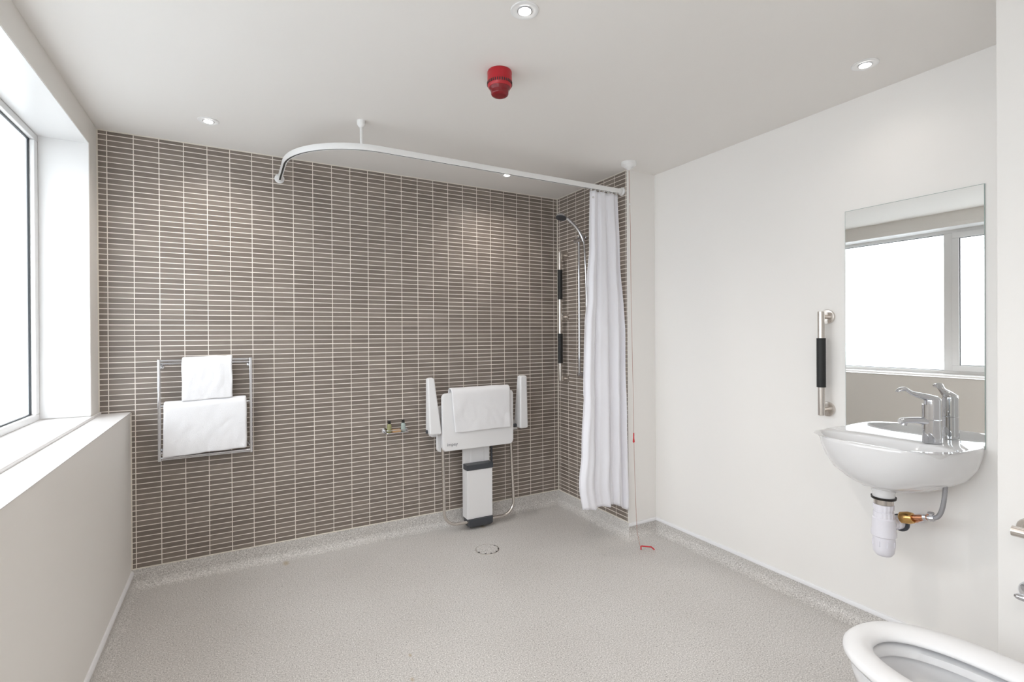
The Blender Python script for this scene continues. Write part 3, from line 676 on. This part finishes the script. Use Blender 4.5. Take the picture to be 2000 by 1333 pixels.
# bottle trap
wx, wy = R-.205, 1.030
t2 = thing('bottle_trap', 'white plastic bottle trap hanging under the basin', 'waste trap', (wx, wy, .41))
bm = bmesh.new(); lathe(bm, (wx, wy, .672), (0, 0, -1), [(0, .043), (.009, .042), (.010, .034)], 32); obj('rubber_washer', bm, M['blackcap'], t2)
bm = bmesh.new(); lathe(bm, (wx, wy, .662), (0, 0, -1), [(0, .033), (.020, .033), (.021, .03)], 32); obj('metal_nut', bm, M['steel'], t2)
def fluted(bm, o, prof, n=60, k=15, amp=.0012):
    rings = []
    for h, r in prof: rings.append([(o[0]+(r+amp*math.cos(k*2*PI*i/n))*math.cos(2*PI*i/n), o[1]+(r+amp*math.cos(k*2*PI*i/n))*math.sin(2*PI*i/n), o[2]-h) for i in range(n)])
    loft(bm, rings)
bm = bmesh.new(); fluted(bm, (wx, wy, .641), [(0, .034), (.020, .034), (.021, .031), (.030, .031), (.031, .034), (.054, .034)]); obj('fluted_nut', bm, M['trapw'], t2, ang=60)
bm = bmesh.new(); lathe(bm, (wx, wy, .588), (0, 0, -1), [(0, .034), (.004, .039), (.048, .040), (.055, .043), (.072, .043), (.076, .038), (.120, .0375), (.140, .035), (.152, .026), (.156, .014)], 40); trapb = obj('trap_bottle', bm, M['trapw'], t2)
for k in range(8):
    bm = bmesh.new(); bmesh.ops.create_cube(bm, size=1, matrix=Matrix.Translation((wx, wy, .487)) @ Matrix.Rotation(2*PI*k/8, 4, 'Z') @ Matrix.Translation((.0385, 0, 0)) @ Matrix.Diagonal((.004, .006, .022, 1)))
    obj('grip_rib', bm, M['trapw'], trapb, smooth=False)
bm = bmesh.new(); lathe(bm, (wx+.03, wy-.012, .560), Vector((1, -.18, 0)), [(0, .022), (.020, .022), (.022, .027), (.050, .027), (.052, .018), (R-wx-.03, .018)], 30); obj('outlet_pipe', bm, M['trapw'], t2)
bm = bmesh.new(); lathe(bm, (2.352, wy-.025, .560), (1, -.18, 0), [(0, .030), (.001, .034), (.008, .034), (.009, .020)], 30); obj('pipe_collar', bm, M['darkg'], t2)
# supply valve and hose
t3 = thing('basin_supply_valve', 'brass and copper isolating valve with braided hose under the basin', 'valve', (R, .93, .60))
vx, vz = R-.150, .615
bm = bmesh.new(); lathe(bm, (vx, .996, vz-.028), (0, -1, .25), [(0, .018), (.004, .022), (.030, .024), (.045, .020), (.047, .013)], 24); obj('brass_body', bm, M['brass'], t3)
bm = bmesh.new(); tube(bm, fillet([(R, .951, vz-.03), (vx+.01, .951, vz-.03), (vx, .931, vz-.012)], .02, 5), .009, 14); tube(bm, [(vx, .951, vz-.014), (vx, .906, vz)], .0105, 14); obj('copper_pipe', bm, M['copper'], t3)
bm = bmesh.new(); lathe(bm, (vx, .921, vz-.004), (0, -1, .22), [(0, .011), (.002, .014), (.012, .014), (.014, .010), (.022, .010), (.024, .0135), (.038, .0135), (.040, .008)], 6); lathe(bm, (vx, .894, vz+.004), (-.2, 0, 1), [(0, .007), (.014, .007), (.016, .011), (.019, .011)], 12); obj('valve_nuts', bm, M['chrome'], t3, ang=20)
bm = bmesh.new(); hz = bez((vx, .886, vz+.004), (vx, .862, vz+.010), (vx+.005, .852, vz+.06), (vx+.02, .856, .80), 40); tube(bm, hz, [.0078+.0005*(i % 2) for i in range(len(hz))], 12); obj('braided_hose', bm, noise_bump(mat('braided_steel', (.42, .42, .44), .35, metal=1), 900, .8), t3)

# ------------------------------------------------------------------ lever tap
tx, ty, tz = R-.083, .912, BZ+.001
t = thing('basin_tap', 'chrome long-lever mixer tap on the right of the wash basin', 'tap', (tx, ty, tz))
bm = bmesh.new()
def oval(cx, z, rx, ry, n=40): return [(cx+rx*math.cos(2*PI*i/n), ty+ry*math.sin(2*PI*i/n), z) for i in range(n)]
loft(bm, [oval(tx, tz, .029, .026), oval(tx, tz+.003, .030, .027), oval(tx-.002, tz+.05, .030, .0265), oval(tx-.002, tz+.090, .029, .0265)])
loft(bm, [[(tx-.018+a*.9, ty+b, z) for a, b in [(math.cos(2*PI*i/24)*.021, math.sin(2*PI*i/24)*.018) for i in range(24)]] for z in (tz, tz+.08, tz+.150)])
obj('tap_body', bm, M['chrome'], t)
bm = bmesh.new(); loft(bm, [oval(tx-.002, tz+.092, .029, .0265), oval(tx-.002, tz+.165, .0285, .026), oval(tx-.002, tz+.172, .026, .023), oval(tx-.002, tz+.175, .018, .016)]); obj('control_head', bm, M['chrome'], t)
bm = bmesh.new(); rings = []
for s_, w_, h_, dz in ((0, .019, .017, 0), (.02, .0185, .015, .002), (.045, .017, .0125, .004), (.075, .0165, .0115, .003), (.098, .0165, .011, 0), (.104, .014, .009, -.001)):
    rings.append([(tx-.012-s_, ty+w_*math.cos(2*PI*i/20), tz+.082+dz+h_*math.sin(2*PI*i/20)) for i in range(20)])
loft(bm, rings); lathe(bm, (tx-.098, ty, tz+.079), (-.25, 0, -1), [(0, .010), (.014, .010), (.015, .007)], 20); obj('spout', bm, M['chrome'], t)
bm = bmesh.new(); rings = []
for s_, w_, h_, z_ in ((-.026, .013, .004, .170), (-.015, .022, .012, .172), (.01, .023, .015, .175), (.035, .019, .013, .182), (.055, .015, .0105, .188), (.072, .013, .009, .195), (.082, .013, .0085, .203), (.092, .015, .008, .210), (.108, .016, .008, .207), (.118, .013, .006, .202), (.123, .006, .003, .200)):
    rings.append([(tx-.004-s_, ty+w_*math.cos(2*PI*i/20), tz+z_+h_*math.sin(2*PI*i/20)) for i in range(20)])
loft(bm, rings); obj('lever', bm, M['chrome'], t)
t.rotation_euler.z = math.radians(-42)

# ------------------------------------------------------------------ toilet
TC, TZ = 1.553, .490
t = thing('toilet', 'white toilet pan with open seat, at the lower right corner', 'toilet', (TC, .30, 0))
def egg(hw, yf, yback, z, yc=.51, e=2.3, n=64, eb=3.0):
    out = []
    for i in range(n):
        a = 2*PI*i/n; c, s = math.cos(a), math.sin(a)
        if s >= 0: out.append((TC+hw*sp(c, 2/e), yc+(yf-yc)*sp(s, 2/e), z))
        else: out.append((TC+hw*sp(c, 2/eb), yc+(yc-yback)*sp(s, 2/eb), z))
    return out
bm = bmesh.new()
loft(bm, [egg(.196, .776, .16, TZ-.026), egg(.200, .782, .155, TZ-.018), egg(.199, .781, .156, TZ-.008), egg(.190, .772, .166, TZ-.001), egg(.165, .754, .19, TZ+.003), egg(.138, .738, .215, TZ), egg(.120, .724, .235, TZ-.010), egg(.114, .718, .24, TZ-.020), egg(.117, .720, .238, TZ-.026), egg(.196, .776, .16, TZ-.026)], False, False)
tseat = obj('toilet_seat', bm, M['plastic'], t, ang=60)
for s_ in (-1, 1):
    bm = bmesh.new(); box(bm, TC+s_*.160-.012, TC+s_*.160+.012, .60, .632, TZ-.040, TZ-.025, bev=.003); obj('seat_buffer', bm, M['slot'], tseat)
    bm = bmesh.new(); box(bm, TC+s_*.08-.02, TC+s_*.08+.02, .13, .18, TZ-.03, TZ-.002, bev=.004); obj('seat_hinge', bm, M['chrome'], tseat)
bm = bmesh.new(); z = TZ-.040
loft(bm, [egg(.105, .50, .06, 0, .3), egg(.110, .51, .06, .01, .3), egg(.110, .52, .06, .15, .3), egg(.125, .60, .06, .25, .36), egg(.160, .70, .06, .35, .45), egg(.182, .755, .06, z-.05), egg(.188, .764, .06, z-.015), egg(.184, .760, .065, z), egg(.150, .735, .2, z+.001), egg(.122, .722, .225, z-.006), egg(.118, .718, .228, z-.024), egg(.136, .730, .215, z-.032), egg(.135, .720, .22, z-.07), egg(.105, .64, .24, z-.15, .46), egg(.06, .50, .27, z-.22, .40), egg(.04, .44, .28, z-.24, .37)])
obj('toilet_bowl', bm, M['ceramic'], t, ang=60)
bm = bmesh.new(); box(bm, TC-.19, TC+.19, .022, .185, TZ-.045, TZ+.33, bev=.02, seg=4); obj('cistern', bm, M['ceramic'], t)
bm = bmesh.new(); box(bm, TC-.197, TC+.197, .022, .192, TZ+.33, TZ+.36, bev=.010, seg=3); clid = obj('cistern_lid', bm, M['ceramic'], t)
bm = bmesh.new(); lathe(bm, (TC, .105, TZ+.36), (0, 0, 1), [(0, .022), (.004, .022), (.006, .018)], 24); obj('flush_button', bm, M['chrome'], clid)
